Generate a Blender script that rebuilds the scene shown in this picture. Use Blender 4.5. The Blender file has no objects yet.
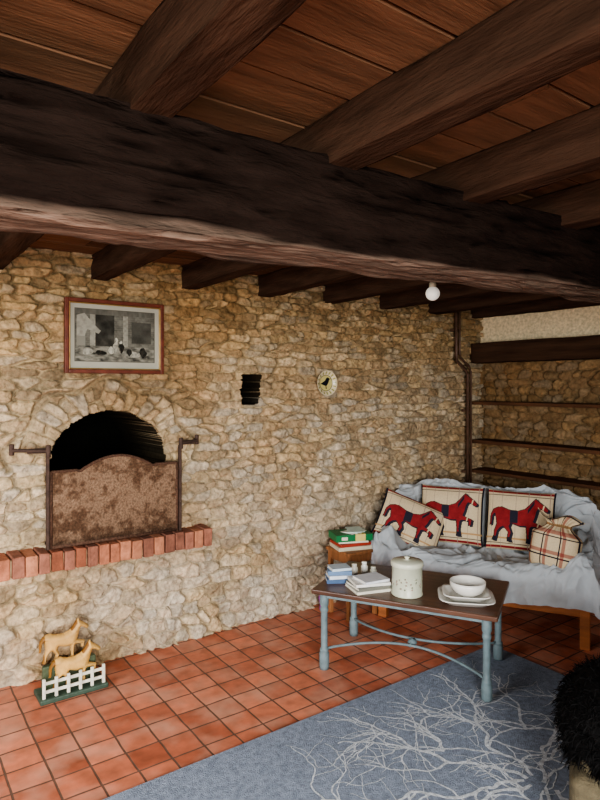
import bpy, bmesh, math, random
import numpy as np
from mathutils import Vector, Matrix, Euler
random.seed(4)
R=np.random.RandomState(7)
def S(r,g,b):
    def f(c):
        c/=255.0
        return c/12.92 if c<=.04045 else ((c+.055)/1.055)**2.4
    return (f(r),f(g),f(b))
# ---------------------------------------------------------------- noise
TAB=R.rand(8,256,256)
def vn(x,y,k=0):
    x=np.asarray(x,float);y=np.asarray(y,float)
    xi=np.floor(x).astype(int);yi=np.floor(y).astype(int)
    fx=x-xi;fy=y-yi;fx=fx*fx*(3-2*fx);fy=fy*fy*(3-2*fy)
    T=TAB[k%8]
    a=T[xi%256,yi%256];b=T[(xi+1)%256,yi%256];c=T[xi%256,(yi+1)%256];d=T[(xi+1)%256,(yi+1)%256]
    return (a*(1-fx)+b*fx)*(1-fy)+(c*(1-fx)+d*fx)*fy
def fbm(x,y,k=0,o=4):
    s=0;a=.5;t=0
    for i in range(o):
        s=s+a*vn(x*2**i+17.3*i,y*2**i+5.1*i,k+i);t+=a;a*=.5
    return s/t
def sst(a,b,x):
    t=np.clip((x-a)/(b-a),0,1);return t*t*(3-2*t)
def hsh(i,j,k):
    return TAB[k%8][(i*7+j*3)%256,(j*11+i*5+k*29)%256]
# ---------------------------------------------------------------- materials
def mat(name,col=None,rough=.75,nscale=12,namt=.3,bump=.15,bscale=80,metal=0.,stretch=(1,1,1),spec=.3,bdist=.01,emit=None):
    m=bpy.data.materials.new(name);m.use_nodes=True
    n=m.node_tree.nodes;l=m.node_tree.links
    p=n['Principled BSDF'];p.inputs['Roughness'].default_value=rough;p.inputs['Metallic'].default_value=metal
    p.inputs['Specular IOR Level'].default_value=spec
    tc=n.new('ShaderNodeTexCoord');mp=n.new('ShaderNodeMapping');mp.inputs['Scale'].default_value=stretch
    l.new(tc.outputs['Object'],mp.inputs['Vector'])
    nz=n.new('ShaderNodeTexNoise');nz.inputs['Scale'].default_value=nscale;nz.inputs['Detail'].default_value=5
    l.new(mp.outputs['Vector'],nz.inputs['Vector'])
    mr=n.new('ShaderNodeMapRange');mr.inputs['From Min'].default_value=.3;mr.inputs['From Max'].default_value=.7
    mr.inputs['To Min'].default_value=1-namt;mr.inputs['To Max'].default_value=1+namt
    l.new(nz.outputs['Fac'],mr.inputs['Value'])
    vm=n.new('ShaderNodeVectorMath');vm.operation='SCALE'
    if col is None:
        at=n.new('ShaderNodeAttribute');at.attribute_name='Col';l.new(at.outputs['Color'],vm.inputs[0])
    else: vm.inputs[0].default_value=col
    l.new(mr.outputs['Result'],vm.inputs['Scale'])
    l.new(vm.outputs['Vector'],p.inputs['Base Color'])
    if bump>0:
        n2=n.new('ShaderNodeTexNoise');n2.inputs['Scale'].default_value=bscale;n2.inputs['Detail'].default_value=6
        l.new(mp.outputs['Vector'],n2.inputs['Vector'])
        b=n.new('ShaderNodeBump');b.inputs['Strength'].default_value=bump;b.inputs['Distance'].default_value=bdist
        l.new(n2.outputs['Fac'],b.inputs['Height']);l.new(b.outputs['Normal'],p.inputs['Normal'])
    if emit:
        p.inputs['Emission Color'].default_value=(*emit[0],1);p.inputs['Emission Strength'].default_value=emit[1]
    return m
# ---------------------------------------------------------------- mesh builder
class MB:
    def __init__(s): s.v=[];s.f=[];s.m=[];s.c=[];s.sm=[]
    def add(s,vs,fs,mi=0,col=(1,1,1),M=None,smooth=False):
        o=len(s.v)
        for v in vs:
            v=Vector(v)
            s.v.append(tuple(M@v) if M is not None else tuple(v))
        for f in fs:
            s.f.append([o+i for i in f]);s.m.append(mi);s.c.append(col);s.sm.append(smooth)
    def box(s,c,d,mi=0,col=(1,1,1),rot=(0,0,0),j=0):
        M=Matrix.Translation(c)@Euler(rot).to_matrix().to_4x4()
        vs=[(sx*d[0]/2+random.uniform(-j,j),sy*d[1]/2+random.uniform(-j,j),sz*d[2]/2+random.uniform(-j,j)) for sx in(-1,1) for sy in(-1,1) for sz in(-1,1)]
        s.add(vs,[(0,1,3,2),(4,6,7,5),(0,4,5,1),(2,3,7,6),(0,2,6,4),(1,5,7,3)],mi,col,M)
    def lathe(s,prof,c=(0,0,0),mi=0,col=(1,1,1),n=32,M=None):
        vs=[];fs=[];k=len(prof)
        for i in range(n):
            a=2*math.pi*i/n
            for r,z in prof: vs.append((r*math.cos(a),r*math.sin(a),z))
        for i in range(n):
            for q in range(k-1):
                a=i*k+q;b=((i+1)%n)*k+q
                fs.append((a,b,b+1,a+1))
        T=Matrix.Translation(c)
        s.add(vs,fs,mi,col,T@M if M is not None else T,True)
    def tube(s,path,r,mi=0,col=(1,1,1),n=10,cap=True):
        path=[Vector(p) for p in path];rs=r if isinstance(r,(list,tuple)) else [r]*len(path)
        vs=[];fs=[]
        up=Vector((0,0,1))
        for i,p in enumerate(path):
            t=(path[min(i+1,len(path)-1)]-path[max(i-1,0)]).normalized()
            a=t.cross(up)
            if a.length<.05:a=t.cross(Vector((0,1,0)))
            a.normalize();b=t.cross(a).normalized()
            for k in range(n):
                an=2*math.pi*k/n
                vs.append(p+(a*math.cos(an)+b*math.sin(an))*rs[i])
        for i in range(len(path)-1):
            for k in range(n):
                fs.append((i*n+k,i*n+(k+1)%n,(i+1)*n+(k+1)%n,(i+1)*n+k))
        if cap:
            fs.append(list(range(n))[::-1]);fs.append([(len(path)-1)*n+k for k in range(n)])
        s.add(vs,fs,mi,col,None,True)
    def obj(s,name,mats,loc=(0,0,0),rz=0,bevel=0,segs=2,parent=None,sub=0):
        me=bpy.data.meshes.new(name);me.from_pydata(s.v,[],s.f)
        for m in mats: me.materials.append(m)
        me.polygons.foreach_set('material_index',s.m);me.polygons.foreach_set('use_smooth',s.sm)
        ca=me.color_attributes.new('Col','FLOAT_COLOR','CORNER')
        buf=[]
        for f,c in zip(s.f,s.c): buf+= [c[0],c[1],c[2],1.0]*len(f)
        ca.data.foreach_set('color',buf)
        me.update()
        bm=bmesh.new();bm.from_mesh(me);bmesh.ops.recalc_face_normals(bm,faces=bm.faces);bm.to_mesh(me);bm.free()
        o=bpy.data.objects.new(name,me);bpy.context.collection.objects.link(o)
        o.location=loc;o.rotation_euler=(0,0,rz)
        if bevel:
            b=o.modifiers.new('b','BEVEL');b.width=bevel;b.segments=segs;b.limit_method='ANGLE';b.angle_limit=math.radians(50)
        if sub:
            b=o.modifiers.new('s','SUBSURF');b.levels=sub;b.render_levels=sub
        if parent:o.parent=parent
        return o
def gridobj(name,P,C,mats,loc=(0,0,0),rot=(0,0,0),parent=None,keep=None,mi=None,smooth=True,flip=False):
    """P: (n,m,3) positions, C: (n,m,3) colours"""
    n,m=P.shape[:2]
    idx=np.arange(n*m).reshape(n,m)
    f=np.stack([idx[:-1,:-1],idx[1:,:-1],idx[1:,1:],idx[:-1,1:]],-1)
    if flip:f=f[...,::-1]
    if keep is not None:f=f[keep]
    f=f.reshape(-1,4)
    me=bpy.data.meshes.new(name)
    me.vertices.add(n*m);me.vertices.foreach_set('co',P.reshape(-1).astype(np.float32))
    k=len(f);me.loops.add(k*4);me.loops.foreach_set('vertex_index',f.reshape(-1).astype(np.int32))
    me.polygons.add(k);me.polygons.foreach_set('loop_start',np.arange(0,k*4,4,dtype=np.int32))
    try: me.polygons.foreach_set('loop_total',np.full(k,4,dtype=np.int32))
    except Exception: pass
    me.update(calc_edges=True);me.validate()
    ca=me.color_attributes.new('Col','FLOAT_COLOR','POINT')
    c4=np.ones((n*m,4),np.float32);c4[:,:3]=C.reshape(-1,3)
    ca.data.foreach_set('color',c4.reshape(-1))
    for q in mats:me.materials.append(q)
    me.polygons.foreach_set('use_smooth',np.full(len(me.polygons),smooth))
    o=bpy.data.objects.new(name,me);bpy.context.collection.objects.link(o)
    o.location=loc;o.rotation_euler=rot
    if parent:o.parent=parent
    return o
def empty(name,loc=(0,0,0),rz=0):
    o=bpy.data.objects.new(name,None);bpy.context.collection.objects.link(o);o.location=loc;o.rotation_euler=(0,0,rz);return o
def inpoly(x,y,poly):
    r=np.zeros(x.shape,bool);n=len(poly)
    for i in range(n):
        x1,y1=poly[i];x2,y2=poly[(i+1)%n]
        if y1==y2: continue
        c=((y1>y)!=(y2>y))&(x<(x2-x1)*(y-y1)/(y2-y1)+x1)
        r^=c
    return r
def edist(x,y,poly):
    d=np.full(x.shape,9.)
    n=len(poly)
    for i in range(n):
        x1,y1=poly[i];x2,y2=poly[(i+1)%n];dx,dy=x2-x1,y2-y1
        t=np.clip(((x-x1)*dx+(y-y1)*dy)/(dx*dx+dy*dy+1e-9),0,1)
        d=np.minimum(d,np.hypot(x-x1-t*dx,y-y1-t*dy))
    return d
HORSE=[(0.03,.34),(0.04,.58),(.09,.70),(.17,.75),(.24,.755),(.35,.70),(.48,.69),(.58,.74),(.65,.84),(.71,.95),(.745,1.0),(.765,.955),(.80,.92),(.88,.84),(.945,.765),(.935,.715),(.89,.70),(.84,.755),(.79,.77),(.765,.70),(.745,.58),(.72,.48),
(.80,.44),(.865,.41),(.85,.27),(.80,.26),(.80,.36),(.70,.375),(.675,.35),(.66,.18),(.68,.02),(.61,.02),(.615,.18),(.60,.37),(.50,.36),(.38,.41),(.36,.34),(.395,.22),(.37,.10),(.39,.02),(.32,.02),(.325,.12),(.335,.22),(.26,.33),(.22,.30),(.175,.22),(.16,.12),(.14,.02),(.075,.03),(.11,.14),(.115,.24),(.15,.38),(.135,.50),(.115,.60),(.085,.55),(.07,.36)]
# ---------------------------------------------------------------- stone walls
def stones(U,V,w,h,seed,jit=.42):
    U=U+ .05*(fbm(U*3,V*5,seed)-.5)*2+.014*(fbm(U*16,V*20,seed+2,2)-.5)*2
    V=V+ .035*(fbm(U*1.7,V*2.5,seed+1)-.5)*2+.013*(fbm(U*10,V*12,seed+3,2)-.5)*2
    j0=np.floor(V/h).astype(int)
    F1=np.full(U.shape,9.);F2=F1.copy();ID=np.zeros(U.shape);ID2=ID.copy()
    for dj in(-1,0,1):
        j=j0+dj
        wj=w*(.6+.8*hsh(j,j*0+3,seed+5))
        off=hsh(j,j*0,seed)*3.
        i0=np.floor(U/wj-off).astype(int)
        for di in(-1,0,1,2):
            i=i0+di
            px=(i+off+.5*0+ jit*(hsh(i,j,seed+1)-.5)*2)*wj
            py=(j+.5+jit*.6*(hsh(i,j,seed+2)-.5)*2)*h
            d=((np.abs(U-px)/wj)**2.8+(np.abs(V-py)/h*1.0)**2.8)**(1/2.8)-.22*hsh(i,j,seed+3)
            idv=hsh(i,j,seed+4);id2=hsh(i,j,seed+6)
            lt=d<F1
            F2=np.where(lt,F1,np.minimum(F2,d))
            ID=np.where(lt,idv,ID);ID2=np.where(lt,id2,ID2);F1=np.where(lt,d,F1)
    return F2-F1,ID,ID2
PAL=np.array([S(178,156,126),S(168,146,116),S(186,168,140),S(160,138,108),S(174,160,138),S(152,134,108),S(182,160,126),S(168,156,136)])
def stonecol(e,ID,ID2,U,V,seed):
    k=(ID*len(PAL)).astype(int)%len(PAL)
    c=PAL[k]*(.84+.32*ID2)[...,None]
    c=c*(.70+.60*fbm(U*26,V*30,seed))[...,None]
    mort=np.array(S(174,156,126))*(.7+.5*fbm(U*14,V*14,seed+2))[...,None]
    m=sst(.04,.22,e)[...,None]
    c=mort*(1-m)+c*m
    cre=sst(.10,.0,e)*sst(.38,.58,fbm(U*6,V*6,seed+5))
    c=c*(1-.5*cre)[...,None]  # patchy dirt plus shade between the stones, both painted into the colour
    st=sst(.45,.7,fbm(U*1.3+9,V*1.3,seed+4))[...,None]
    return c*(1-st*(1-np.array([.88,.80,.70])))
M_stone=mat('stone_masonry',None,rough=.95,nscale=45,namt=.25,bump=.7,bscale=70,spec=.05,bdist=.012)
# north wall
AX,AZ,AA,AH=1.055,1.085,.315,.275
res=.0054
us=np.arange(-1.6,4.27,res);vs=np.arange(-.01,2.27,res)
U,V=np.meshgrid(us,vs,indexing='ij')
hh=.078
e,ID,ID2=stones(U,V+.18*V*V,.120,hh,0)
dx=(U-AX)/AA;dz=(V-AZ)/AH
rr=np.sqrt(dx**2+np.maximum(dz,0)**2);th=np.arctan2(np.maximum(V-AZ,0)/AH,dx)
ea,IDa,ID2a=stones((rr-1)*.3+40.07,th*.36+20,.15,.052,3,jit=.2)
ring=(rr>1.0)&(rr<1.58+.10*np.sin(th*9))&(V>AZ-.02)
bd=np.minimum(np.abs(rr-(1.58+.10*np.sin(th*9)))*2.5,1)
e=np.where(ring,np.minimum(ea,bd),np.where((V>AZ-.02),np.minimum(e,bd),e));ID=np.where(ring,IDa,ID);ID2=np.where(ring,ID2a,ID2)
tilt=(ID-.5)*.02
rough=fbm(U*20,V*30,4,4)
H=sst(.02,.22,e)*(.014+.030*ID2)+.020*(fbm(U*5,V*5,2)-.5)+.034*(rough-.5)*sst(0,.2,e)+.010*(fbm(U*34,V*34,6,3)-.5)
C=stonecol(e,ID,ID2,U,V,1)
lw=sst(1.25,.35,V+.5*(fbm(U*1.4,V*1.4,6)-.5))*sst(.35,.6,fbm(U*2.4+3,V*2.4,7)) # limewash remains low down
C=C*(1-.38*lw[...,None])+np.array(S(196,186,170))*.38*lw[...,None]
och=sst(1.2,2.0,V)[...,None];C=C*(1-och*(1-np.array([.84,.76,.62])))
soot=sst(1.9,1.1,np.hypot((U-AX)/.33,(V-1.30)/.3))*sst(1.25,1.5,V)
C=C*(1-.25*soot[...,None])
bn=.05*(fbm(U*12,V*12,5)-.5)*2
op=((V>.62)&(V<=AZ)&(np.abs(dx)<1+bn))|((V>AZ)&(np.hypot(dx,dz)<1+bn))
nb_=.008*(fbm(U*20,V*20,3,2)-.5)*2
ni=(np.abs(U-1.95)<.068+nb_-.012*sst(1.45,1.40,V))&(np.abs(V-1.478)<.092+nb_)
Y=3.27-H+.016
Y=np.where(op,3.27+.7,Y);Y=np.where(ni,3.27+.3,Y)
def dil(m):
    r=m.copy();r[1:]|=m[:-1];r[:-1]|=m[1:];r[:,1:]|=m[:,:-1];r[:,:-1]|=m[:,1:];return r
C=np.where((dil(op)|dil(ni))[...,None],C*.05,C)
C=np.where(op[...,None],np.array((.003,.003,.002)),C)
C=np.where(ni[...,None],np.array((.003,.003,.002)),C)  # niche painted near black, its inner shade put into the colour
P=np.stack([U,Y,V],-1)
gridobj('wall_north',P,C,[M_stone],flip=False)
# east wall
us=np.arange(-1.6,3.28,.0085);U,V=np.meshgrid(us,np.arange(-.01,2.27,.0085),indexing='ij')
e,ID,ID2=stones(U,V,.12,.065,4)
pl=V>1.78
H=sst(0,.25,e)*(.018+.028*ID2)+.016*(fbm(U*5,V*5,2)-.5)+.018*(fbm(U*26,V*30,4,3)-.5)
H=np.where(pl,.02+.006*fbm(U*4,V*4,1),H)
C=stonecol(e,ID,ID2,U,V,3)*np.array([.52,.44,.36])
C=np.where(pl[...,None],np.array(S(226,206,168)),C)
P=np.stack([4.25-H,U,V],-1)
gridobj('wall_east',P,C,[M_stone],flip=True)
# plain plaster walls behind the camera
M_pl=mat('old_plaster',S(140,124,102),rough=.9,nscale=4,namt=.12,bump=.3,bscale=30)
def wallwin(name,axis,c,a0,a1,w0,w1,z0,z1):
    b=MB()
    def bx(p,q,r,t):
        if axis=='y': b.box(((p+q)/2,c,(r+t)/2),(q-p,.1,t-r))
        else: b.box((c,(p+q)/2,(r+t)/2),(.1,q-p,t-r))
    bx(a0,w0,0,2.27);bx(w1,a1,0,2.27);bx(w0,w1,0,z0);bx(w0,w1,z1,2.27)
    b.obj(name,[M_pl])
M_wp=mat('window_paint',S(220,215,200),rough=.5)
def window(name,axis,c,w0,w1,z0,z1):
    b=MB()
    for x in(w0+.03,(w0+w1)/2,w1-.03):
        b.box((x,c,(z0+z1)/2) if axis=='y' else (c,x,(z0+z1)/2),(.06,.06,z1-z0))
    for z in(z0+.03,(z0+z1)/2,z1-.03):
        b.box(((w0+w1)/2,c,z) if axis=='y' else (c,(w0+w1)/2,z),((w1-w0),.05,.05) if axis=='y' else (.05,w1-w0,.05))
    b.obj(name,[M_wp],bevel=.005)
WA=(-1.35,.35,.45,1.95);WB=(.9,2.5,.75,1.85)
wallwin('wall_south','y',-1.65,-1.7,4.3,*WA);window('window_1','y',-1.65,*WA)
wallwin('wall_west','x',-1.65,-1.7,3.3,*WB);window('window_2','x',-1.65,*WB)
# ---------------------------------------------------------------- floor (terracotta tiles)
def tilemat():
    m=bpy.data.materials.new('terracotta_tiles');m.use_nodes=True;n=m.node_tree.nodes;l=m.node_tree.links
    p=n['Principled BSDF'];tc=n.new('ShaderNodeTexCoord')
    wob=n.new('ShaderNodeTexNoise');wob.inputs['Scale'].default_value=6;l.new(tc.outputs['Object'],wob.inputs['Vector'])
    ws=n.new('ShaderNodeVectorMath');ws.operation='SCALE';ws.inputs['Scale'].default_value=.012;l.new(wob.outputs['Color'],ws.inputs[0])
    ad=n.new('ShaderNodeVectorMath');ad.operation='ADD';l.new(tc.outputs['Object'],ad.inputs[0]);l.new(ws.outputs['Vector'],ad.inputs[1])
    br=n.new('ShaderNodeTexBrick');br.offset=0;br.squash=1
    br.inputs['Scale'].default_value=1;br.inputs['Brick Width'].default_value=.142;br.inputs['Row Height'].default_value=.142
    br.inputs['Mortar Size'].default_value=.005;br.inputs['Mortar Smooth'].default_value=.3;br.inputs['Bias'].default_value=0
    br.inputs['Color1'].default_value=(*S(204,124,94),1);br.inputs['Color2'].default_value=(*S(158,86,62),1);br.inputs['Mortar'].default_value=(*S(98,72,60),1)
    l.new(ad.outputs['Vector'],br.inputs['Vector'])
    nz=n.new('ShaderNodeTexNoise');nz.inputs['Scale'].default_value=14;nz.inputs['Detail'].default_value=6;l.new(tc.outputs['Object'],nz.inputs['Vector'])
    mr=n.new('ShaderNodeMapRange');mr.inputs['From Min'].default_value=.3;mr.inputs['From Max'].default_value=.7;mr.inputs['To Min'].default_value=.72;mr.inputs['To Max'].default_value=1.25
    l.new(nz.outputs['Fac'],mr.inputs['Value'])
    vm=n.new('ShaderNodeVectorMath');vm.operation='SCALE';l.new(br.outputs['Color'],vm.inputs[0]);l.new(mr.outputs['Result'],vm.inputs['Scale'])
    n3=n.new('ShaderNodeTexNoise');n3.inputs['Scale'].default_value=5;n3.inputs['Detail'].default_value=8;l.new(tc.outputs['Object'],n3.inputs['Vector'])
    r3=n.new('ShaderNodeMapRange');r3.inputs['From Min'].default_value=.45;r3.inputs['From Max'].default_value=.72;r3.inputs['To Max'].default_value=.6;l.new(n3.outputs['Fac'],r3.inputs['Value'])
    mg=n.new('ShaderNodeMath');mg.operation='SUBTRACT';mg.inputs[0].default_value=1;l.new(br.outputs['Fac'],mg.inputs[1])
    mg2=n.new('ShaderNodeMath');mg2.operation='MULTIPLY';l.new(mg.outputs[0],mg2.inputs[0]);l.new(r3.outputs['Result'],mg2.inputs[1])
    mx=n.new('ShaderNodeMix');mx.data_type='RGBA';l.new(mg2.outputs[0],mx.inputs['Factor']);l.new(vm.outputs['Vector'],mx.inputs[6]);mx.inputs[7].default_value=(*S(206,160,136),1)
    l.new(mx.outputs[2],p.inputs['Base Color'])
    rr=n.new('ShaderNodeMapRange');rr.inputs['To Min'].default_value=.34;rr.inputs['To Max'].default_value=.62;l.new(nz.outputs['Fac'],rr.inputs['Value']);l.new(rr.outputs['Result'],p.inputs['Roughness'])
    inv=n.new('ShaderNodeMath');inv.operation='MULTIPLY_ADD';inv.inputs[1].default_value=-1;l.new(br.outputs['Fac'],inv.inputs[0])
    s2=n.new('ShaderNodeMath');s2.operation='MULTIPLY';s2.inputs[1].default_value=.5;l.new(nz.outputs['Fac'],s2.inputs[0]);l.new(s2.outputs[0],inv.inputs[2])
    bp=n.new('ShaderNodeBump');bp.inputs['Strength'].default_value=.6;bp.inputs['Distance'].default_value=.004;l.new(inv.outputs[0],bp.inputs['Height']);l.new(bp.outputs['Normal'],p.inputs['Normal'])
    return m
b=MB();b.box((1.3,.85,-.05),(6.1,5.1,.1));b.obj('floor',[tilemat()])
# ---------------------------------------------------------------- ceiling
M_board=mat('ceiling_boards',None,rough=.85,nscale=9,namt=.3,bump=.3,bscale=40,stretch=(.4,3,1),spec=.1)
b=MB();y=-1.7
while y<3.35:
    w=random.uniform(.15,.2);x=-1.7+random.uniform(-1,0)
    while x<4.35:
        L=random.uniform(1.4,2.2);k=random.uniform(.7,1.25)
        x1=min(x+L,4.4);x0=max(x,-1.7)
        if x1>x0:b.box(((x0+x1)/2,y+w/2,2.215+random.uniform(0,.004)),(x1-x0-.005,w-.011,.03),0,tuple(k*c for c in S(104,76,56)))
        x+=L
    y+=w
b.box((1.3,.85,2.26),(6.2,5.2,.04),0,(.01,.008,.006))  # unseen dark slab above the boards, added to block light
b.obj('ceiling',[M_board])
M_joist=mat('joist_wood',S(64,47,36),rough=.95,nscale=9,namt=.35,bump=.6,bscale=40,stretch=(3,.5,3),spec=.05)
M_beam=mat('old_oak_beam',None,rough=.95,nscale=16,namt=.35,bump=.8,bscale=45,stretch=(.35,1.6,1.6),bdist=.02,spec=.03)
QL=[0,.05,.16,.33,.5,.67,.84,.95]
def timber(name,x0,x1,sec0,sec1,m,axis='x',amp=.01,n=120,k=0,rnd=.12,cside=None,cbot=None,q=None):
    """hewn timber swept along axis, sections given as (a0,a1,z0,z1)"""
    ring=[];ql=QL if q is None else [t/q for t in range(q)]
    for s_ in range(4):
        for a in ql:
            ring.append([(a,0),(1,a),(1-a,1),(0,1-a)][s_])
    ring=np.array(ring);cc=ring-.5
    rd=np.linalg.norm(cc,axis=1)
    cc=cc*(1-rnd*np.clip(rd/.7071-.75,0,1)*2)[:,None]
    nr=len(ring);ii=np.arange(nr)*10./len(ql)
    ts=np.linspace(0,1,n);P=np.zeros((n,nr+1,3));C=np.ones((n,nr+1,3))
    for i,t in enumerate(ts):
        s0=np.array(sec0)*(1-t)+np.array(sec1)*t
        a=s0[0]+(cc[:,0]+.5)*(s0[1]-s0[0]);z=s0[2]+(cc[:,1]+.5)*(s0[3]-s0[2])
        L=x0+(x1-x0)*t
        F=lambda f:np.full(nr,L*f)
        d=(fbm(F(2.2),ii*.35+3*k,k)-.5)*2*amp+(vn(F(9),ii*.8+k,k+2)-.5)*amp*.7
        cr=np.clip(1-np.abs(fbm(F(1.0),ii*1.1+7,k+4,3)-.5)*34,0,1)
        if q: d=d-cr*amp*.7+(fbm(F(7),ii*1.4,k+1,2)-.5)*amp*.5
        a=a+d*np.sign(cc[:,0])*(np.abs(cc[:,0])>.3);z=z+d*np.sign(cc[:,1])*(np.abs(cc[:,1])>.3)
        r=np.stack([np.full(nr,L),a,z],-1) if axis=='x' else np.stack([a,np.full(nr,L),z],-1)
        P[i,:-1]=r;P[i,-1]=r[0]
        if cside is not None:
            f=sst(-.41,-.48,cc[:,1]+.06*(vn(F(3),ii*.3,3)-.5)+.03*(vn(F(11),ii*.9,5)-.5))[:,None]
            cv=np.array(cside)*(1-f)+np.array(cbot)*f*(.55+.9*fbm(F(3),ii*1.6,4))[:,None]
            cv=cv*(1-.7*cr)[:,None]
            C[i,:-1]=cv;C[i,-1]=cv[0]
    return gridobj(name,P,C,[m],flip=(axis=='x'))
timber('main_beam',-1.6,4.25,(1.2,1.42,1.79,2.07),(1.2,1.42,1.90,2.13),M_beam,amp=.014,n=700,k=1,rnd=.08,cside=S(33,25,21),cbot=S(104,88,76),q=26)  # dark sides, lighter underside: the lit underside is painted into the colour
for i in range(-4,8):
    x=.48+.523*i
    if -1.5<x<4.15: timber('ceiling_joist',-1.6,3.26,(x-.05,x+.045,2.07,2.2),(x-.05,x+.045,2.07,2.2),M_joist,axis='y',amp=.006,n=120,k=i+5,rnd=.06)
# ---------------------------------------------------------------- shelves etc on east wall
M_shelf=mat('dark_shelf_wood',S(84,56,38),rough=.8,nscale=10,namt=.4,bump=.3,bscale=30,stretch=(3,.3,3),spec=.15)
for z in(1.36,1.045,.80):
    b=MB();b.box((4.14,1.6,z),(.2,3.24,.028),j=.002)
    for y in (.3,1.2): b.box((4.15,y,z-.05),(.16,.03,.07))
    b.obj('wall_shelf',[M_shelf],bevel=.003)
timber('lintel_beam',-1.5,3.24,(4.06,4.24,1.69,1.855),(4.06,4.24,1.69,1.855),mat('lintel_wood',S(60,42,30),nscale=9,namt=.4,bump=.5,bscale=30,stretch=(3,.3,3),spec=.1,rough=.9),axis='y',amp=.006,k=2)
M_pipe=mat('dark_pipe',S(86,64,50),rough=.5,nscale=20)
b=MB()
b.tube([(3.82,3.195,2.19),(3.82,3.195,1.74),(3.83,3.195,1.70),(3.94,3.195,1.63),(3.96,3.195,1.59),(3.96,3.195,.02)],.013)
b.tube([(3.86,3.195,2.19),(3.86,3.195,1.76),(3.87,3.195,1.73),(3.98,3.195,1.66),(4.0,3.195,1.62),(4.0,3.195,.02)],.010)
for z in(1.95,): b.box((3.84,3.22,z),(.08,.04,.02))
for z in(1.3,.8): b.box((3.98,3.22,z),(.08,.04,.02))
b.obj('heating_pipes',[M_pipe])
# ---------------------------------------------------------------- framed picture
fr=empty('framed_picture',(1.070,3.20,1.762))
M_fr=mat('frame_wood',S(96,48,34),rough=.45,nscale=20)
b=MB()
W,Hh,t=.535,.39,.020
for x in(-1,1): b.box((x*(W-t)/2,0,0),(t,.028,Hh))
for z in(-1,1): b.box((0,0,z*(Hh-t)/2),(W-2*t,.028,t))
for x in(-1,1): b.box((x*(W/2-t-.004),-.005,0),(.006,.02,Hh-2*t),1)
for z in(-1,1): b.box((0,-.005,z*(Hh/2-t-.004)),(W-2*t,.02,.006),1)
b.obj('frame',[M_fr,mat('gilt',S(150,120,70),rough=.4,metal=.5)],bevel=.003,parent=fr)
x=np.linspace(-.25,.25,300);z=np.linspace(-.18,.18,216);X,Z=np.meshgrid(x,z,indexing='ij')
g=np.full(X.shape,.36)   # cream mat
im=(np.abs(X)<.214)&(Z>-.130)&(Z<.142)
row=np.floor(Z/.012);bx=((X+.01*(row%2))/.02)%1
pic=.11+.16*(fbm(X*40,Z*40,1)-.3)-.04*((bx<.1)|((Z/.012)%1<.14))
pic=np.where(Z<-.05,.16+.4*(fbm(X*40,Z*90,2)-.5),pic)
arch=lambda cx,w_,zb,zt:(np.abs(X-cx)<w_)&(Z>zb)&(Z<zt)
pic=np.where(arch(-.06,.05,-.05,.115),.02+.08*fbm(X*30,Z*30,3)**2,pic)
pic=np.where(arch(.14,.055,-.03,.085),.03+.08*fbm(X*30,Z*30,3),pic)
pic=np.where(arch(-.185,.022,-.05,.09),.22,pic)
for cx in(.052,-.125): pic=np.where((np.abs(X-cx)<.014)&(Z>-.05),.26*(.6+.8*fbm(X*80,Z*80,2)),pic)
pic=np.where((Z>.115),.07+.1*fbm(X*60,Z*20,2),pic)
# horse looking out of its box, upper left
pic=np.where(inpoly((X+.205)/.13,(Z-.0)/.12,[(0,0),(0,.9),(.3,1),(.45,.8),(.8,.4),(.95,.25),(.85,.12),(.6,.25),(.4,.3),(.3,0)]),.33*(.6+.6*fbm(X*60,Z*60,2)),pic)
fig=lambda cx,cz,a,bb:(((X-cx)/a)**2+((Z-cz)/bb)**2)<1
for cx,cz,a,bb,cl in((.0,-.055,.013,.03,.30),(.0,-.018,.008,.01,.45),(.03,-.06,.012,.028,.02),(.03,-.026,.008,.009,.4),(-.03,-.07,.014,.02,.4),(-.08,-.085,.03,.014,.02),(.10,-.09,.035,.015,.3),(.07,-.08,.012,.02,.03),(.15,-.08,.02,.03,.03),(-.15,-.08,.025,.02,.3)):
    pic=np.where(fig(cx+.012*(vn(X*60,Z*60,1)-.5),cz+.01*(vn(X*50,Z*50,3)-.5),a,bb),cl*(.4+1.2*fbm(X*110,Z*110,4)),pic)
g=np.where(im,pic*.9,g)
g=np.where((~im)&(np.abs(X)<.218)&(Z>-.134)&(Z<.146),.08,g)
C=np.stack([g*1.0,g*.97,g*.78],-1)
M_pic=mat('photo_print',None,rough=.10,nscale=8,namt=.05,bump=0,spec=.7)
gridobj('print',np.stack([X,np.full(X.shape,.0),Z],-1),C,[M_pic],parent=fr)
b=MB();b.box((0,.01,0),(W-.01,.01,Hh-.01));b.obj('backboard',[M_fr],parent=fr)
fr.location.y=3.205
# ---------------------------------------------------------------- decorative wall plate
M_pt=mat('glazed_plate',None,rough=.25,nscale=30,namt=.06,bump=0,spec=.5)
rad=np.linspace(0,.086,60);ang=np.linspace(0,2*np.pi,161);RR,AN=np.meshgrid(rad,ang,indexing='ij')
X=RR*np.cos(AN);Z=RR*np.sin(AN);D=-.010-.018*sst(.045,.086,RR)
Cc=np.tile(np.array(S(214,200,166)),X.shape+(1,))
def put(C,m,c):C[m]=c
put(Cc,(RR>.060)&(RR<.080)&((AN*8/np.pi)%1<.35),S(150,146,90))
put(Cc,(RR<.052),S(196,184,120));put(Cc,np.abs(RR-.054)<.002,S(90,90,70))
bird=[(-.034,-.004),(-.02,.004),(-.006,.012),(.004,.026),(.014,.03),(.022,.024),(.034,.022),(.022,.017),(.018,.004),(.010,-.010),(.004,-.014),(.006,-.03),(.0,-.03),(-.002,-.014),(-.012,-.012)]
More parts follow.
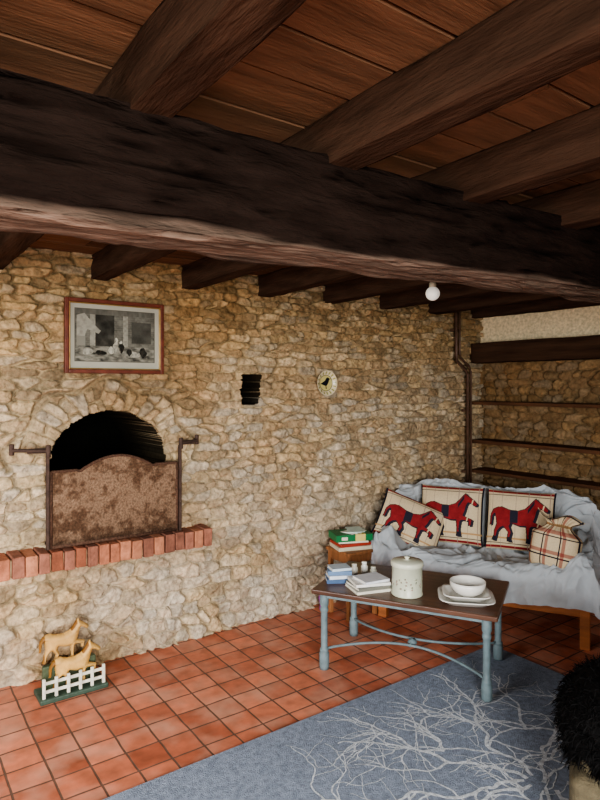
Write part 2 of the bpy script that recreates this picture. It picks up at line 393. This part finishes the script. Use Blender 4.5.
put(Cc,inpoly(X*.75,Z*.75,bird),S(24,28,34))
gridobj('decorative_plate',np.stack([X,D,Z],-1),Cc,[M_pt],loc=(2.52,3.240,1.52),flip=True)
# ---------------------------------------------------------------- oven: iron fire plate, brackets, brick ledge
M_rust=mat('rusted_iron',None,rough=.85,nscale=90,namt=.4,bump=.7,bscale=90,metal=.0,spec=.15)
M_iron=mat('dark_iron',S(66,50,42),rough=.75,nscale=20,namt=.4,bump=.4)
pl=empty('iron_oven_screen',(1.060,3.145,.688))
W=.335
def topz(x):
    a=np.abs(x)/W
    return .385+np.where(a<.55,.062*np.cos(np.minimum(a/.55,1)*np.pi/2)**.9,0)-.006*((a>=.55)&(a<.62))*np.sin((np.clip(a,.55,.62)-.55)/.07*np.pi)
xs_=np.linspace(-W,W,160);tt=np.linspace(0,1,100);A,B=np.meshgrid(xs_,tt,indexing='ij');Zp=B*topz(A)
rn=fbm(A*9,Zp*9,2)*.5+.5*fbm(A*45,Zp*45,5)
Cr=np.array(S(84,62,46))*(1-sst(.40,.62,rn))[...,None]+np.array(S(122,98,78))*sst(.40,.62,rn)[...,None]
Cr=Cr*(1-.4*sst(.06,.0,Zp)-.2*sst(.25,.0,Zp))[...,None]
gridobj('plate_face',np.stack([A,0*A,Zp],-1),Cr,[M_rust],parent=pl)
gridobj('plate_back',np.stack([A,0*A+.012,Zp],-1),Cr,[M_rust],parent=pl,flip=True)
top=[(float(x),float(topz(x))) for x in np.linspace(-W,W,61)]
b=MB();RC=S(80,58,46)
b.tube([(x,.004,z-.002) for x,z in top],.008,0,RC,n=8)
b.tube([(-W,.004,0),(-W,.004,.385)],.009,0,RC);b.tube([(W,.004,0),(W,.004,.385)],.009,0,RC)
b.tube([(-W,.004,.008),(W,.004,.008)],.009,0,RC)
for i in range(9):
    for zz in(.025,.36):
        b.lathe([(0,-.004),(.006,-.004),(.004,0)],(-W+.04+i*(2*W-.08)/8,-.002,zz),0,RC,n=8,M=Matrix.Rotation(math.pi/2,4,'X'))
b.obj('plate_rim',[M_rust],parent=pl)
b=MB()
for sx,xe in((-1,-.51),(1,.47)):
    b.box((sx*.352,.0,.24),(.014,.024,.48))
    b.tube([(sx*.345,-.012,.49),(xe,.02,.50),(xe-.0*sx,.06,.50)],.009,0)
    b.tube([(xe,.03,.475),(xe,.03,.53)],.012,0)
    b.box((sx*.40,.012,.492),(.09,.012,.025))
    b.tube([(sx*.352,-.015,.46),(sx*.352,-.015,.52)],.012,0)
b.obj('hinge_brackets',[M_iron],parent=pl,bevel=.003)
M_brick=mat('ledge_brick',None,rough=.9,nscale=30,namt=.25,bump=.6,bscale=60)
b=MB();x=.480;i=0
while x<1.57:
    w=.058+random.uniform(-.004,.006);k=random.uniform(.75,1.15)
    c=tuple(k*q for q in random.choice([S(160,102,76),S(146,88,64),S(170,114,86),S(136,90,72)]))
    b.box((x+w/2,3.200+random.uniform(-.004,.004),.628+random.uniform(-.004,.004)),(w-.007,.17,.1),0,c,rot=(0,0,random.uniform(-.03,.03)),j=.0025)
    x+=w
b.box((1.03,3.21,.622),(1.09,.14,.082),0,S(160,136,106))
b.obj('brick_ledge',[M_brick],bevel=.005)
# ---------------------------------------------------------------- ceiling lamp
b=MB()
b.lathe([(0,.095),(.04,.095),(.04,.08),(.015,.07),(.012,.0),(.018,-.005),(.018,-.03),(.0,-.03)],(0,0,0),0)
prof=[(.036*math.sin(a),-.058-.036*math.cos(a)*1.0) for a in np.linspace(0,math.pi,14)]
b.lathe(prof,(0,0,0),1)
b.obj('ceiling_light_bulb',[mat('lamp_holder',S(150,140,120),rough=.4),mat('opal_glass',S(240,236,225),rough=.2,bump=0,namt=.02,emit=((1,.95,.85),.25))],loc=(2.33,2.10,2.03))
# ---------------------------------------------------------------- rug with branching coral pattern
M_rug=mat('rug_pile_blue',S(130,139,153),rough=1,nscale=50,namt=.25,bump=1,bscale=220,spec=.05,bdist=.008)
M_rw=mat('rug_pile_ivory',S(198,202,206),rough=1,nscale=60,namt=.3,bump=1,bscale=220,spec=.05,bdist=.008)
b=MB();b.box((1.55,1.045,.006),(2.7,2.25,.012))
cnt=0
def branch(x,y,a,w,L,d):
    global cnt
    if d>5 or w<.0015: return
    n=max(4,int(L/.014));pts=[(x,y)];aa=a
    nb=set(random.sample(range(1,n),min(n-1,max(2,int(L/.075)))))
    for i in range(n):
        aa+=random.gauss(0,.26);aa+=(a-aa)*.08;x+=math.cos(aa)*L/n;y+=math.sin(aa)*L/n
        if not(.22<x<2.87 and -.05<y<2.14):break
        pts.append((x,y))
        if i in nb and random.random()<.8:
            branch(x,y,aa+random.choice((-1,1))*random.uniform(.5,1.2),w*.66*(1-.4*i/n),L*random.uniform(.3,.55),d+1)
    if len(pts)<3:return
    vs=[];fs=[];m=len(pts);zz=.0135+cnt*.0000008;cnt+=1
    for i,(px,py) in enumerate(pts):
        q=pts[min(i+1,m-1)];o=pts[max(i-1,0)];dx_,dy_=q[0]-o[0],q[1]-o[1];ll=math.hypot(dx_,dy_)+1e-9
        ww=w*(1-.6*i/m)*random.uniform(.75,1.2)
        vs+=[(px-dy_/ll*ww,py+dx_/ll*ww,zz),(px+dy_/ll*ww,py-dx_/ll*ww,zz)]
    for i in range(m-1):fs.append((2*i,2*i+1,2*i+3,2*i+2))
    b.add(vs,fs,1)
random.seed(21)
for (x,y,a,w,L) in((2.0,1.35,2.3,.0085,.85),(2.02,1.35,1.6,.009,.8),(2.05,1.35,.9,.009,.9),(2.0,1.32,2.9,.008,.6),(2.05,1.3,.3,.009,.8),(2.03,1.28,3.5,.008,.5),(2.05,1.25,4.2,.009,.6),(2.12,1.25,5.2,.009,.6),
   (2.55,1.35,1.3,.008,.75),(2.45,1.3,1.9,.008,.8),(2.6,1.35,.5,.007,.4),(2.3,1.55,.7,.007,.5),(1.75,1.0,2.0,.008,.5),(1.75,1.0,1.4,.008,.6),(1.78,1.0,.6,.008,.5),(1.9,1.65,2.4,.007,.45),(1.9,1.65,1.6,.007,.45)):
    branch(x,y,a,w,L,0)
b.obj('area_rug',[M_rug,M_rw])
random.seed(5)
# ---------------------------------------------------------------- coffee table
RZ=math.radians(-60)
TL=(2.365,2.276,0);tb=empty('coffee_table',TL,RZ)
M_blue=mat('blue_grey_paint',S(104,120,124),rough=.5,nscale=25,namt=.18,bump=.2,bscale=60)
M_tt=mat('table_top_wood',S(88,60,46),rough=.32,nscale=9,namt=.35,bump=.1,stretch=(.3,3,1),spec=.5)
b=MB();
b.box((0,0,.4175),(.94,.57,.025),0)
b.obj('top',[M_tt],bevel=.006,segs=3,parent=tb)
b=MB()
for sy in(-1,1): b.box((0,sy*.235,.395),(.80,.022,.032))
for sx in(-1,1): b.box((sx*.415,0,.395),(.022,.44,.032))
b.obj('apron',[M_blue],bevel=.003,parent=tb)
i=1
for sx in(-1,1):
    for sy in(-1,1):
        b=MB();z0=.015 if sx>0 else .001
        b.lathe([(0,z0),(.024,z0),(.026,.02),(.026,.085),(.022,.093),(.024,.098),(.024,.105),(.018,.115),(.018,.30),(.022,.31),(.022,.32),(.018,.33),(.024,.345),(.024,.405),(0,.405)],(sx*.415,sy*.235,0),0,n=20)
        b.obj('leg_%d'%i,[M_blue],parent=tb);i+=1
for sy in(-1,1):
    b=MB();pts=[]
    for q in range(25):
        t=q/24;pts.append((-.415+.83*t,sy*(.235-.19*math.sin(math.pi*t)**.8),.105+.018*math.sin(math.pi*t)))
    b.tube(pts,.007);b.obj('stretcher_%d'%(1 if sy<0 else 2),[M_blue],parent=tb)
b=MB();b.tube([(0,-.05,.122),(0,.05,.122)],.008);b.lathe([(0,-.02),(.02,-.012),(.026,0),(.02,.012),(0,.02)],(0,0,.122));b.obj('stretcher_boss',[M_blue],parent=tb)
def TW(lx,ly,z=.4305):
    c,s=math.cos(RZ),math.sin(RZ);return (TL[0]+c*lx-s*ly,TL[1]+s*lx+c*ly,z)
M_c=mat('printed_cover',None,rough=.5,nscale=30,namt=.08,bump=.05)
M_pg=mat('paper_pages',S(226,220,205),rough=.8,nscale=60,namt=.1,bump=.2)
def books(name,loc,rz,L):
    b=MB();z=0
    for (w,d,h,c,r,ox,oy) in L:
        b.box((ox,oy,z+h/2),(w-.006,d-.004,h-.004),1,rot=(0,0,r));b.box((ox,oy,z+h-.0012),(w,d,.0024),0,c,rot=(0,0,r));b.box((ox,oy,z+.0012),(w,d,.0024),0,c,rot=(0,0,r))
        M=Matrix.Translation((ox,oy,0))@Matrix.Rotation(r,4,'Z')
        p=M@Vector((0,-d/2,0));b.box((p.x,p.y,z+h/2),(w,.003,h),0,c,rot=(0,0,r));z+=h+.0005
    return b.obj(name,[M_c,M_pg],loc,rz)
books('book_stack',TW(-.385,-.09),RZ+.5,[(.15,.11,.022,S(70,94,128),0,0,0),(.14,.105,.018,S(205,212,220),.1,.004,0),(.13,.10,.022,S(98,124,156),-.05,0,.004),(.11,.09,.014,S(190,205,215),.2,0,0)])
books('magazine_stack',TW(-.195,-.145),RZ+.75,[(.21,.16,.014,S(210,206,190),0,0,0),(.20,.155,.016,S(120,120,110),.06,0,0),(.19,.15,.014,S(226,224,218),-.08,0,.006),(.15,.13,.012,S(216,220,226),.15,.01,.0)])
M_wc=mat('white_ceramic',S(222,220,212),rough=.25,nscale=10,namt=.05,bump=0,spec=.5)
M_cr=mat('cream_enamel',None,rough=.35,nscale=10,namt=.08,bump=0,spec=.5)
for lx,ly,h,c in((-.30,.09,.065,S(230,228,220)),(-.24,.07,.05,S(190,190,175)),(-.35,.06,.055,S(225,222,210))):
    b=MB();b.lathe([(0,0),(.018,0),(.02,.004),(.02,h*.6),(.012,h*.75),(.012,h*.8),(.015,h*.8),(.015,h),(0,h)],(0,0,0),0,c,n=20);b.obj('small_jar',[M_cr],TW(lx,ly))
b=MB()
cc=S(190,194,172)
b.lathe([(0,0),(.076,0),(.080,.004),(.080,.008),(.077,.012),(.077,.145),(.081,.148)],(0,0,0),0,cc,n=48)
b.lathe([(.081,.148),(.083,.150),(.083,.168),(.078,.173),(.03,.178),(.010,.179),(.008,.183),(.014,.188),(.014,.193),(0,.196)],(0,0,0),0,S(200,202,182),n=48)
for a0 in np.arange(0,6.28,.35):
    for k in range(4):
        a=a0+random.uniform(-.1,.1);z=.06+random.uniform(-.02,.04)
        p=Vector((.0775*math.cos(a),.0775*math.sin(a),z))
        b.lathe([(0,0),(.0045,0),(0,.0008)],p,0,random.choice([S(170,160,140),S(160,166,140),S(190,160,145)]),n=8,M=Matrix.Rotation(a,4,'Z')@Matrix.Rotation(math.pi/2,4,'Y'))
b.obj('biscuit_tin',[M_cr],TW(.01,-.15))
# tray with bowl
tr=empty('serving_tray',TW(.30,-.12),RZ+.25)
def sqdish(b,w,d,h,z,t=.004,col=None):
    n=40
    rings=[(.0,0),(.62,0),(.7,.003),(.86,h*.8),(1,h),(1.0,h-t),(.88,h*.8-t),(.72,-.002),(0,-.002)]
    vs=[];fs=[]
    for s_,zz in rings:
        for k in range(n):
            a=2*math.pi*k/n;ca,sa=math.cos(a),math.sin(a);q=(abs(ca)**5+abs(sa)**5)**(-1/5)
            vs.append((s_*w/2*ca*q,s_*d/2*sa*q,z+zz))
    for r_ in range(len(rings)-1):
        for k in range(n): fs.append((r_*n+k,r_*n+(k+1)%n,(r_+1)*n+(k+1)%n,(r_+1)*n+k))
    b.add(vs,fs,0,(1,1,1),None,True)
b=MB();sqdish(b,.27,.25,.026,.003);b.obj('platter',[M_wc],parent=tr)
b=MB();sqdish(b,.23,.20,.026,.022);b.obj('platter_upper',[M_wc],parent=tr)
b=MB();b.lathe([(0,.0),(.04,.0),(.045,.006),(.070,.022),(.086,.05),(.088,.072),(.085,.072),(.080,.052),(.062,.024),(.03,.012),(0,.010)],(0.01,.01,.024),0,n=40);b.obj('bowl',[M_wc],parent=tr)
# ---------------------------------------------------------------- side stool with books
st=empty('side_stool',(2.59,3.03,0),0.0)
M_sw=mat('stool_wood',S(140,94,60),rough=.5,nscale=12,namt=.3,stretch=(3,3,.4))
b=MB();b.box((0,0,.425),(.27,.24,.022));b.obj('seat',[M_sw],bevel=.005,parent=st)
b=MB()
for sx in(-1,1):
    for sy in(-1,1): b.box((sx*.11,sy*.095,.207),(.028,.028,.414))
for sy in(-1,1):
    b.box((0,sy*.095,.385),(.20,.018,.05));b.box((0,sy*.095,.14),(.20,.016,.02))
for sx in(-1,1):
    b.box((sx*.11,0,.385),(.018,.17,.05));b.box((sx*.11,0,.18),(.016,.17,.02))
b.obj('frame',[M_sw],bevel=.003,parent=st)
b=MB();YL=S(214,196,120);GR=S(36,112,66)
b.box((0,0,.012),(.23,.17,.024),0,S(206,196,170));b.box((.0,.0,.035),(.22,.165,.018),0,S(160,60,46),rot=(0,0,.08));b.box((0,0,.051),(.20,.15,.012),0,S(214,208,190),rot=(0,0,-.1))
b.box((0,0,.080),(.25,.165,.044),0,GR,rot=(0,0,-.05));b.box((.04,-.002,.080),(.07,.167,.046),0,YL,rot=(0,0,-.05));b.box((-.07,-.002,.080),(.04,.168,.02),0,S(220,214,196),rot=(0,0,-.05))
b.obj('game_box_stack',[M_c],(2.57,3.03,.4365),-.3,bevel=.0015)
b=MB();
for k in range(4): b.box((.0+.004*k,.0,.0015+.003*k),(.15,.10,.0022),0,S(230-8*k,226,214),rot=(0,0,.3*k))
b.obj('loose_papers',[M_c],(2.59,3.02,.5405),.2)
b=MB();b.tube([(0,0,.02),(.01,0,.06),(.0,.01,.10),(.01,.01,.14)],[.014,.02,.014,.006],0);b.obj('purple_ribbon',[mat('purple_cloth',S(150,70,150),rough=.8)],(2.42,3.15,0))
# ---------------------------------------------------------------- sofa
SF=empty('sofa',(3.0,2.35,0),RZ)
M_fw=mat('sofa_frame_wood',S(150,92,54),rough=.45,nscale=12,namt=.25,stretch=(.5,3,3))
b=MB()
for sx in(-1,1):
    for y in(.02,.62): b.box((sx*.595,y,.20 if y<.3 else .36),(.055,.055,.40 if y<.3 else .72))
    b.box((sx*.595,.32,.24),(.035,.58,.07));b.box((sx*.595,.32,.47),(.05,.60,.03))
b.box((0,.02,.225),(1.18,.035,.09));b.box((0,.62,.24),(1.18,.03,.08));b.box((0,.62,.69),(1.18,.03,.06))
b.obj('frame',[M_fw],bevel=.005,parent=SF)
b=MB();b.box((0,.32,.335),(1.12,.58,.12));b.obj('mattress',[mat('sofa_mattress',S(180,176,168))],bevel=.03,segs=4,parent=SF)
ns,nu=320,560
s=np.linspace(0,1,ns);u=np.linspace(-1.42,1.42,nu);Ug,Sg=np.meshgrid(u,s,indexing='ij')
k1=np.linspace(0,1,13)
seat_=np.array([(-.035,.21),(-.045,.30),(-.035,.40),(.02,.435),(.15,.43),(.32,.42),(.46,.425),(.53,.50),(.57,.64),(.61,.775),(.655,.80),(.69,.73),(.70,.35)])
arm_=np.array([(-.04,.21),(-.05,.36),(-.04,.47),(.02,.53),(.15,.55),(.32,.565),(.46,.59),(.53,.64),(.57,.69),(.61,.745),(.655,.765),(.69,.71),(.70,.35)])
def ev(K,s):
    return np.interp(s,k1,K[:,0]),np.interp(s,k1,K[:,1])
def smooth1(a,n=9):
    ker=np.hanning(n+2)[1:-1];ker/=ker.sum();p=np.pad(a,(n//2,n//2),mode='edge');return np.convolve(p,ker,'valid')
ys,zs=ev(seat_,s);ya,za=ev(arm_,s)
ys,zs,ya,za=[smooth1(q,19) for q in(ys,zs,ya,za)]
au=np.abs(Ug);aw=sst(.74,.90,au)
Yg=ys[None,:]*(1-aw)+ya[None,:]*aw;Zg=zs[None,:]*(1-aw)+za[None,:]*aw
Zg=Zg-.02*sst(.6,1,au)*sst(.65,.8,Sg)
Xg=np.sign(Ug)*.63*np.minimum(au,1+.08*(1-np.exp(-(au-1).clip(0)*8)))
ov=np.clip(au-1,0,1)
Zarm=Zg-(np.clip(ov-.03,0,1))*.95
Zg=np.where(au>1,np.maximum(Zarm,.16+.05*vn(Sg*9,Ug*0+2*np.sign(Ug),2)),Zg)
Zg-= .018*np.exp(-((Ug-.1)/.5)**2)*np.exp(-((Sg-.38)/.15)**2)
def ridge(x,y,k,o=2): return (1-np.abs(2*fbm(x,y,k,o)-1)*2.2)
wx=Ug+.5*fbm(Ug*1.5,Sg*3,3);wy=Sg+.12*fbm(Ug*2,Sg*2,4)
d=.034*ridge(wx*2.6+Sg*4,wy*3.0,1)+.024*ridge(wx*2-Sg*5,wy*7-Ug*2,2)+.016*ridge(wx*7+Sg*6,wy*7,5)+.008*ridge(wx*14-Sg*9,wy*12,6)
d=d-.022
front=sst(.22,.1,Sg);d=d*(1-.5*front)+front*.026*np.sin(Ug*22+6*fbm(Ug*2.5,Sg*1.5,6))*(.4+fbm(Ug*3,Sg*0,2))
side=sst(1.0,1.1,au)
d=d*.9+side*.015*np.sin(Sg*50+5*fbm(Ug*2,Sg*5,2))
ny=-(.8*front+.55*sst(.55,.7,Sg)*sst(.92,.8,Sg));nz_=1-.8*front-.5*sst(.6,.7,Sg)*sst(.86,.78,Sg)
Yg=Yg+ny*d;Zg=Zg+np.where(au>1.05,0,nz_)*(d-.004);Xg=Xg+np.sign(Ug)*side*d*1.0
Zg=Zg+front*sst(.12,0,Sg)*.10*(fbm(Ug*2.2+4,Ug*0,3)-.5)
CW=np.tile(np.array(S(180,186,190)),Xg.shape+(1,))
M_th=mat('throw_cotton',None,rough=.9,nscale=10,namt=.08,bump=.25,bscale=300,spec=.1,bdist=.003)
gridobj('throw_blanket',np.stack([Xg,Yg,Zg],-1),CW,[M_th],parent=SF)
M_cu=mat('cushion_weave',None,rough=.9,nscale=120,namt=.08,bump=.5,bscale=400,spec=.1,bdist=.002)
CREAM=np.array(S(200,182,150));RED=np.array(S(132,42,44));NAVY=np.array(S(40,38,48));TAN=np.array(S(176,140,100))
def cushion(name,loc,rot,w,h,t,kind,flipx=False,parent=None):
    n=170;a=np.linspace(-1,1,n);A,B=np.meshgrid(a,a,indexing='ij')
    X=A*w/2*(1-.05*np.sin(np.pi*(1-B*B)/2)*np.abs(A)**4*1.)
    Z=B*h/2*(1-.05*np.sin(np.pi*(1-A*A)/2)*np.abs(B)**4)
    if kind=='plaid':
        X=X*(1-.50*sst(.25,.66,B)+.42*sst(.66,1,B))*(1-.15*sst(-.4,-1,B))
        Z=Z+.02*np.sin(A*4)*sst(.6,1,B)
    T=t/2*np.clip((1-np.abs(A)**3.0)*(1-np.abs(B)**3.0),0,1)**.55
    if kind=='plaid': T=T*(1-.45*np.exp(-((B-.66)/.16)**2))+.006*np.sin(A*22)*sst(.3,.66,B)
    T=T+ .006*(fbm(A*2+w*9,B*2,2)-.5)*(1-np.maximum(np.abs(A),np.abs(B))**8)
    C=np.tile(CREAM,A.shape+(1,))
    a_=-A if flipx else A
    if kind=='horse':
        for lo,hi,c in((.78,.81,NAVY),(.88,.96,RED)):
            m=(np.abs(B)>lo)&(np.abs(B)<hi);C[m]=c
        m=(np.abs(A)>.95);C[m]=NAVY
        for q in(-.8,-.5,-.1,.25,.55,.85):
            m=(np.abs(a_-q)<.008);C[m]=np.array(S(150,130,120))
        m=np.abs(B+.62)<.025;C[m]=TAN
        hx=(a_+.93)/1.86;hz=(B+.76)/1.52
        C[inpoly(hx-.03,hz+.02,HORSE)]=NAVY*1.4
        ins=inpoly(hx,hz,HORSE);C[ins]=RED*(.7+.6*fbm(A*9,B*9,1))[ins][:,None]
        m=ins&(edist(hx,hz,HORSE)<.012);C[m]=NAVY
        m=ins&(np.abs(hx-.42)<.06)&(hz>.42);C[m]=NAVY*1.2
        m=ins&(hz<.12);C[m]=NAVY
        m=ins&(hx>.63)&(hx<.72)&(hz>.62)&(np.abs((hx-.63)-.45*(hz-.62)+.03)<.02);C[m]=NAVY
        m=ins&(np.abs(hx-.86-.2*(hz-.8))<.01);C[m]=CREAM
    else:
        for q in np.arange(-1,1.01,.66):
            m=np.abs(A-q-.1)<.06;C[m]=C[m]*.35+RED*.65
            m=np.abs(A-q+.04)<.025;C[m]=NAVY
            m=np.abs(B-q-.1)<.06;C[m]=C[m]*.35+RED*.65
            m=np.abs(B-q+.04)<.02;C[m]=NAVY
        m=(np.abs(B-.66)<.04);C[m]=TAN*.6
    e_=empty(name,loc)
    e_.rotation_euler=rot
    gridobj('front',np.stack([X,-T,Z],-1),C,[M_cu],parent=e_)
    gridobj('back',np.stack([X,T,Z],-1),np.tile(CREAM,A.shape+(1,)),[M_cu],parent=e_,flip=True)
    return e_
def SW(lx,ly,z):
    c,s_=math.cos(RZ),math.sin(RZ);return (3.0+c*lx-s_*ly,2.35+s_*lx+c*ly,z)
cushion('horse_cushion',SW(-.235,.44,.610),(math.radians(-18),0,RZ+.03),.44,.40,.13,'horse')
cushion('horse_cushion',SW(.215,.43,.610),(math.radians(-18),0,RZ-.04),.44,.40,.13,'horse')
cushion('horse_cushion',SW(-.48,.27,.565),(math.radians(-28),math.radians(22),RZ+.30),.46,.34,.13,'horse')
cushion('plaid_cushion',SW(.44,.12,.55),(math.radians(-12),math.radians(6),RZ-.25),.30,.36,.18,'plaid')
# ---------------------------------------------------------------- horse doorstop
DS=empty('horse_doorstop',(.80,3.06,0),0.0)
M_ci=mat('painted_cast_iron',None,rough=.5,nscale=30,namt=.2,bump=.3,bscale=60)
def inflate(name,poly,w,h,t,col,loc,parent,mirror=False,rz=0):
    n=130;a=np.linspace(0,1,n);A,B=np.meshgrid(a,a,indexing='ij')
    ins=inpoly(A,B,poly);d=edist(A,B,poly);q=np.clip(d/.11,0,1);T=t*np.sqrt(1-(1-q)**2)
    T=np.where(ins,T,0)
    C=np.tile(np.array(col),A.shape+(1,))*(.85+.3*fbm(A*8,B*8,3))[...,None]
    C[(A>.60)&(B>.74)&(A<.72)&(d<.035)]=np.array(S(120,80,36));C[(A<.13)]=np.array(S(130,90,40));C[B<.07]=np.array(S(60,44,30))
    ct=.25*(ins[:-1,:-1].astype(int)+ins[1:,:-1]+ins[1:,1:]+ins[:-1,1:]);keep=ct>.4
    X=(A-.5)*w*(-1 if mirror else 1);Z=B*h
    e_=empty(name,loc);e_.parent=parent;e_.rotation_euler=(0,0,rz)
    gridobj('near_side',np.stack([X,-T,Z],-1),C,[M_ci],parent=e_,keep=keep,flip=mirror)
    gridobj('far_side',np.stack([X,T,Z],-1),C,[M_ci],parent=e_,keep=keep,flip=not mirror)
inflate('horse_rear',HORSE,.26,.20,.026,S(190,150,90),(-.02,.045,.135),DS)
inflate('horse_front',HORSE,.27,.21,.026,S(200,158,92),(.02,-.005,.022),DS)
b=MB()
b.box((0,0,.012),(.32,.15,.024),0,S(60,76,64));b.box((0,.045,.075),(.25,.035,.12),0,S(74,84,62),j=.006)
b.obj('base',[M_ci],bevel=.006,parent=DS)
b=MB()
for k in range(6): b.box((-.14+.056*k,-.055,.065),(.014,.012,.10),0,S(210,206,190))
for z in(.05,.09): b.box((0,-.048,z),(.29,.008,.015),0,S(210,206,190))
b.obj('fence',[M_ci],bevel=.002,parent=DS)
# ---------------------------------------------------------------- armchair with black sheepskin
AC=empty('armchair',(2.055,.90,0),math.radians(-60))
M_up=mat('olive_upholstery',S(84,76,58),rough=.9,nscale=40,namt=.2,bump=.4,bscale=200)
b=MB()
b.box((0,.0,.20),(.52,.50,.24));b.box((0,.02,.34),(.46,.46,.10))
b.obj('seat',[M_up],bevel=.04,segs=5,parent=AC)
b=MB();b.box((.27,.0,.60),(.11,.50,.60),0,rot=(0,.10,0));b.obj('backrest',[M_up],bevel=.05,segs=5,parent=AC)
b=MB()
for sx in(-1,1):
    for sy in(-1,1): b.lathe([(0,0),(.016,0),(.024,.08),(0,.08)],(sx*.22,sy*.2,0.014))
b.obj('feet',[M_shelf],parent=AC)
M_fur=mat('black_sheepskin',S(9,8,8),rough=.8,nscale=30,namt=.3,bump=.3,spec=.15)
b=MB();rg=np.random.RandomState(3)
N1,N2=40,28;vs=[]
def skin(th,ph):
    nx,ny_,nz2=math.cos(th)*math.sin(ph),math.sin(th)*math.sin(ph),math.cos(ph)
    f=lambda v,p:math.copysign(abs(v)**p,v)
    return Vector((-.01+.28*f(nx,.85),.0+.27*f(ny_,.85),.385+.20*f(nz2,.9)+(.14*max(nx,0)))),Vector((nx,ny_,nz2))
for i in range(N1):
    for j in range(N2):
        p,_=skin(2*math.pi*i/N1,math.pi*j/(N2-1)*.999+.0005);vs.append(p)
fs=[(i*N2+j,((i+1)%N1)*N2+j,((i+1)%N1)*N2+j+1,i*N2+j+1) for i in range(N1) for j in range(N2-1)]
b.add(vs,fs,0,(1,1,1),None,True)
for q in range(9000):
    th=rg.rand()*6.283;ph=math.acos(1-2*rg.rand()*.98)
    p,nn=skin(th,ph)
    t=Vector((rg.randn(),rg.randn(),rg.randn()-.6)).normalized()
    dd=(nn*.6+.9*t).normalized();L=.015+.03*rg.rand();sd=dd.cross(Vector((rg.randn(),rg.randn(),rg.randn()))).normalized()*.002
    mid=p+dd*L*.6;e_=p+dd*L+Vector((0,0,-.014))
    b.add([p-sd,p+sd,mid+sd*.7,mid-sd*.7,e_],[(0,1,2,3),(3,2,4)],0)
b.obj('sheepskin',[M_fur],parent=AC)
# ---------------------------------------------------------------- light
def area(name,loc,rot,sx,sy,e,c,spread=180):
    L=bpy.data.lights.new(name,'AREA');L.shape='RECTANGLE';L.size=sx;L.size_y=sy;L.energy=e;L.color=c;L.spread=math.radians(spread)
    o=bpy.data.objects.new(name,L);bpy.context.collection.objects.link(o);o.location=loc;o.rotation_euler=rot;return o
R_=math.radians
area('window_daylight_south',((WA[0]+WA[1])/2,-1.74,1.3),(R_(60),0,R_(-8)),1.6,1.4,275,(1,.99,.975),140)
area('window_daylight_west',(-1.76,(WB[0]+WB[1])/2,1.32),(R_(62),0,R_(-90)),1.5,1.05,62,(.96,.98,1),130)
w=bpy.data.worlds.new('World');bpy.context.scene.world=w;w.use_nodes=True
w.node_tree.nodes['Background'].inputs[0].default_value=(.75,.85,1,1);w.node_tree.nodes['Background'].inputs[1].default_value=.6
try: bpy.context.scene.view_settings.look='AgX - Medium High Contrast'
except Exception: pass
# ---------------------------------------------------------------- camera
cam=bpy.data.cameras.new('camera');co=bpy.data.objects.new('camera',cam);bpy.context.collection.objects.link(co)
co.location=(0,0,1.5);co.rotation_euler=(math.radians(90),0,math.radians(-35.5))
cam.sensor_fit='VERTICAL';cam.sensor_height=24;cam.lens=18;cam.shift_y=-14/800;cam.clip_start=.05
bpy.context.scene.camera=co
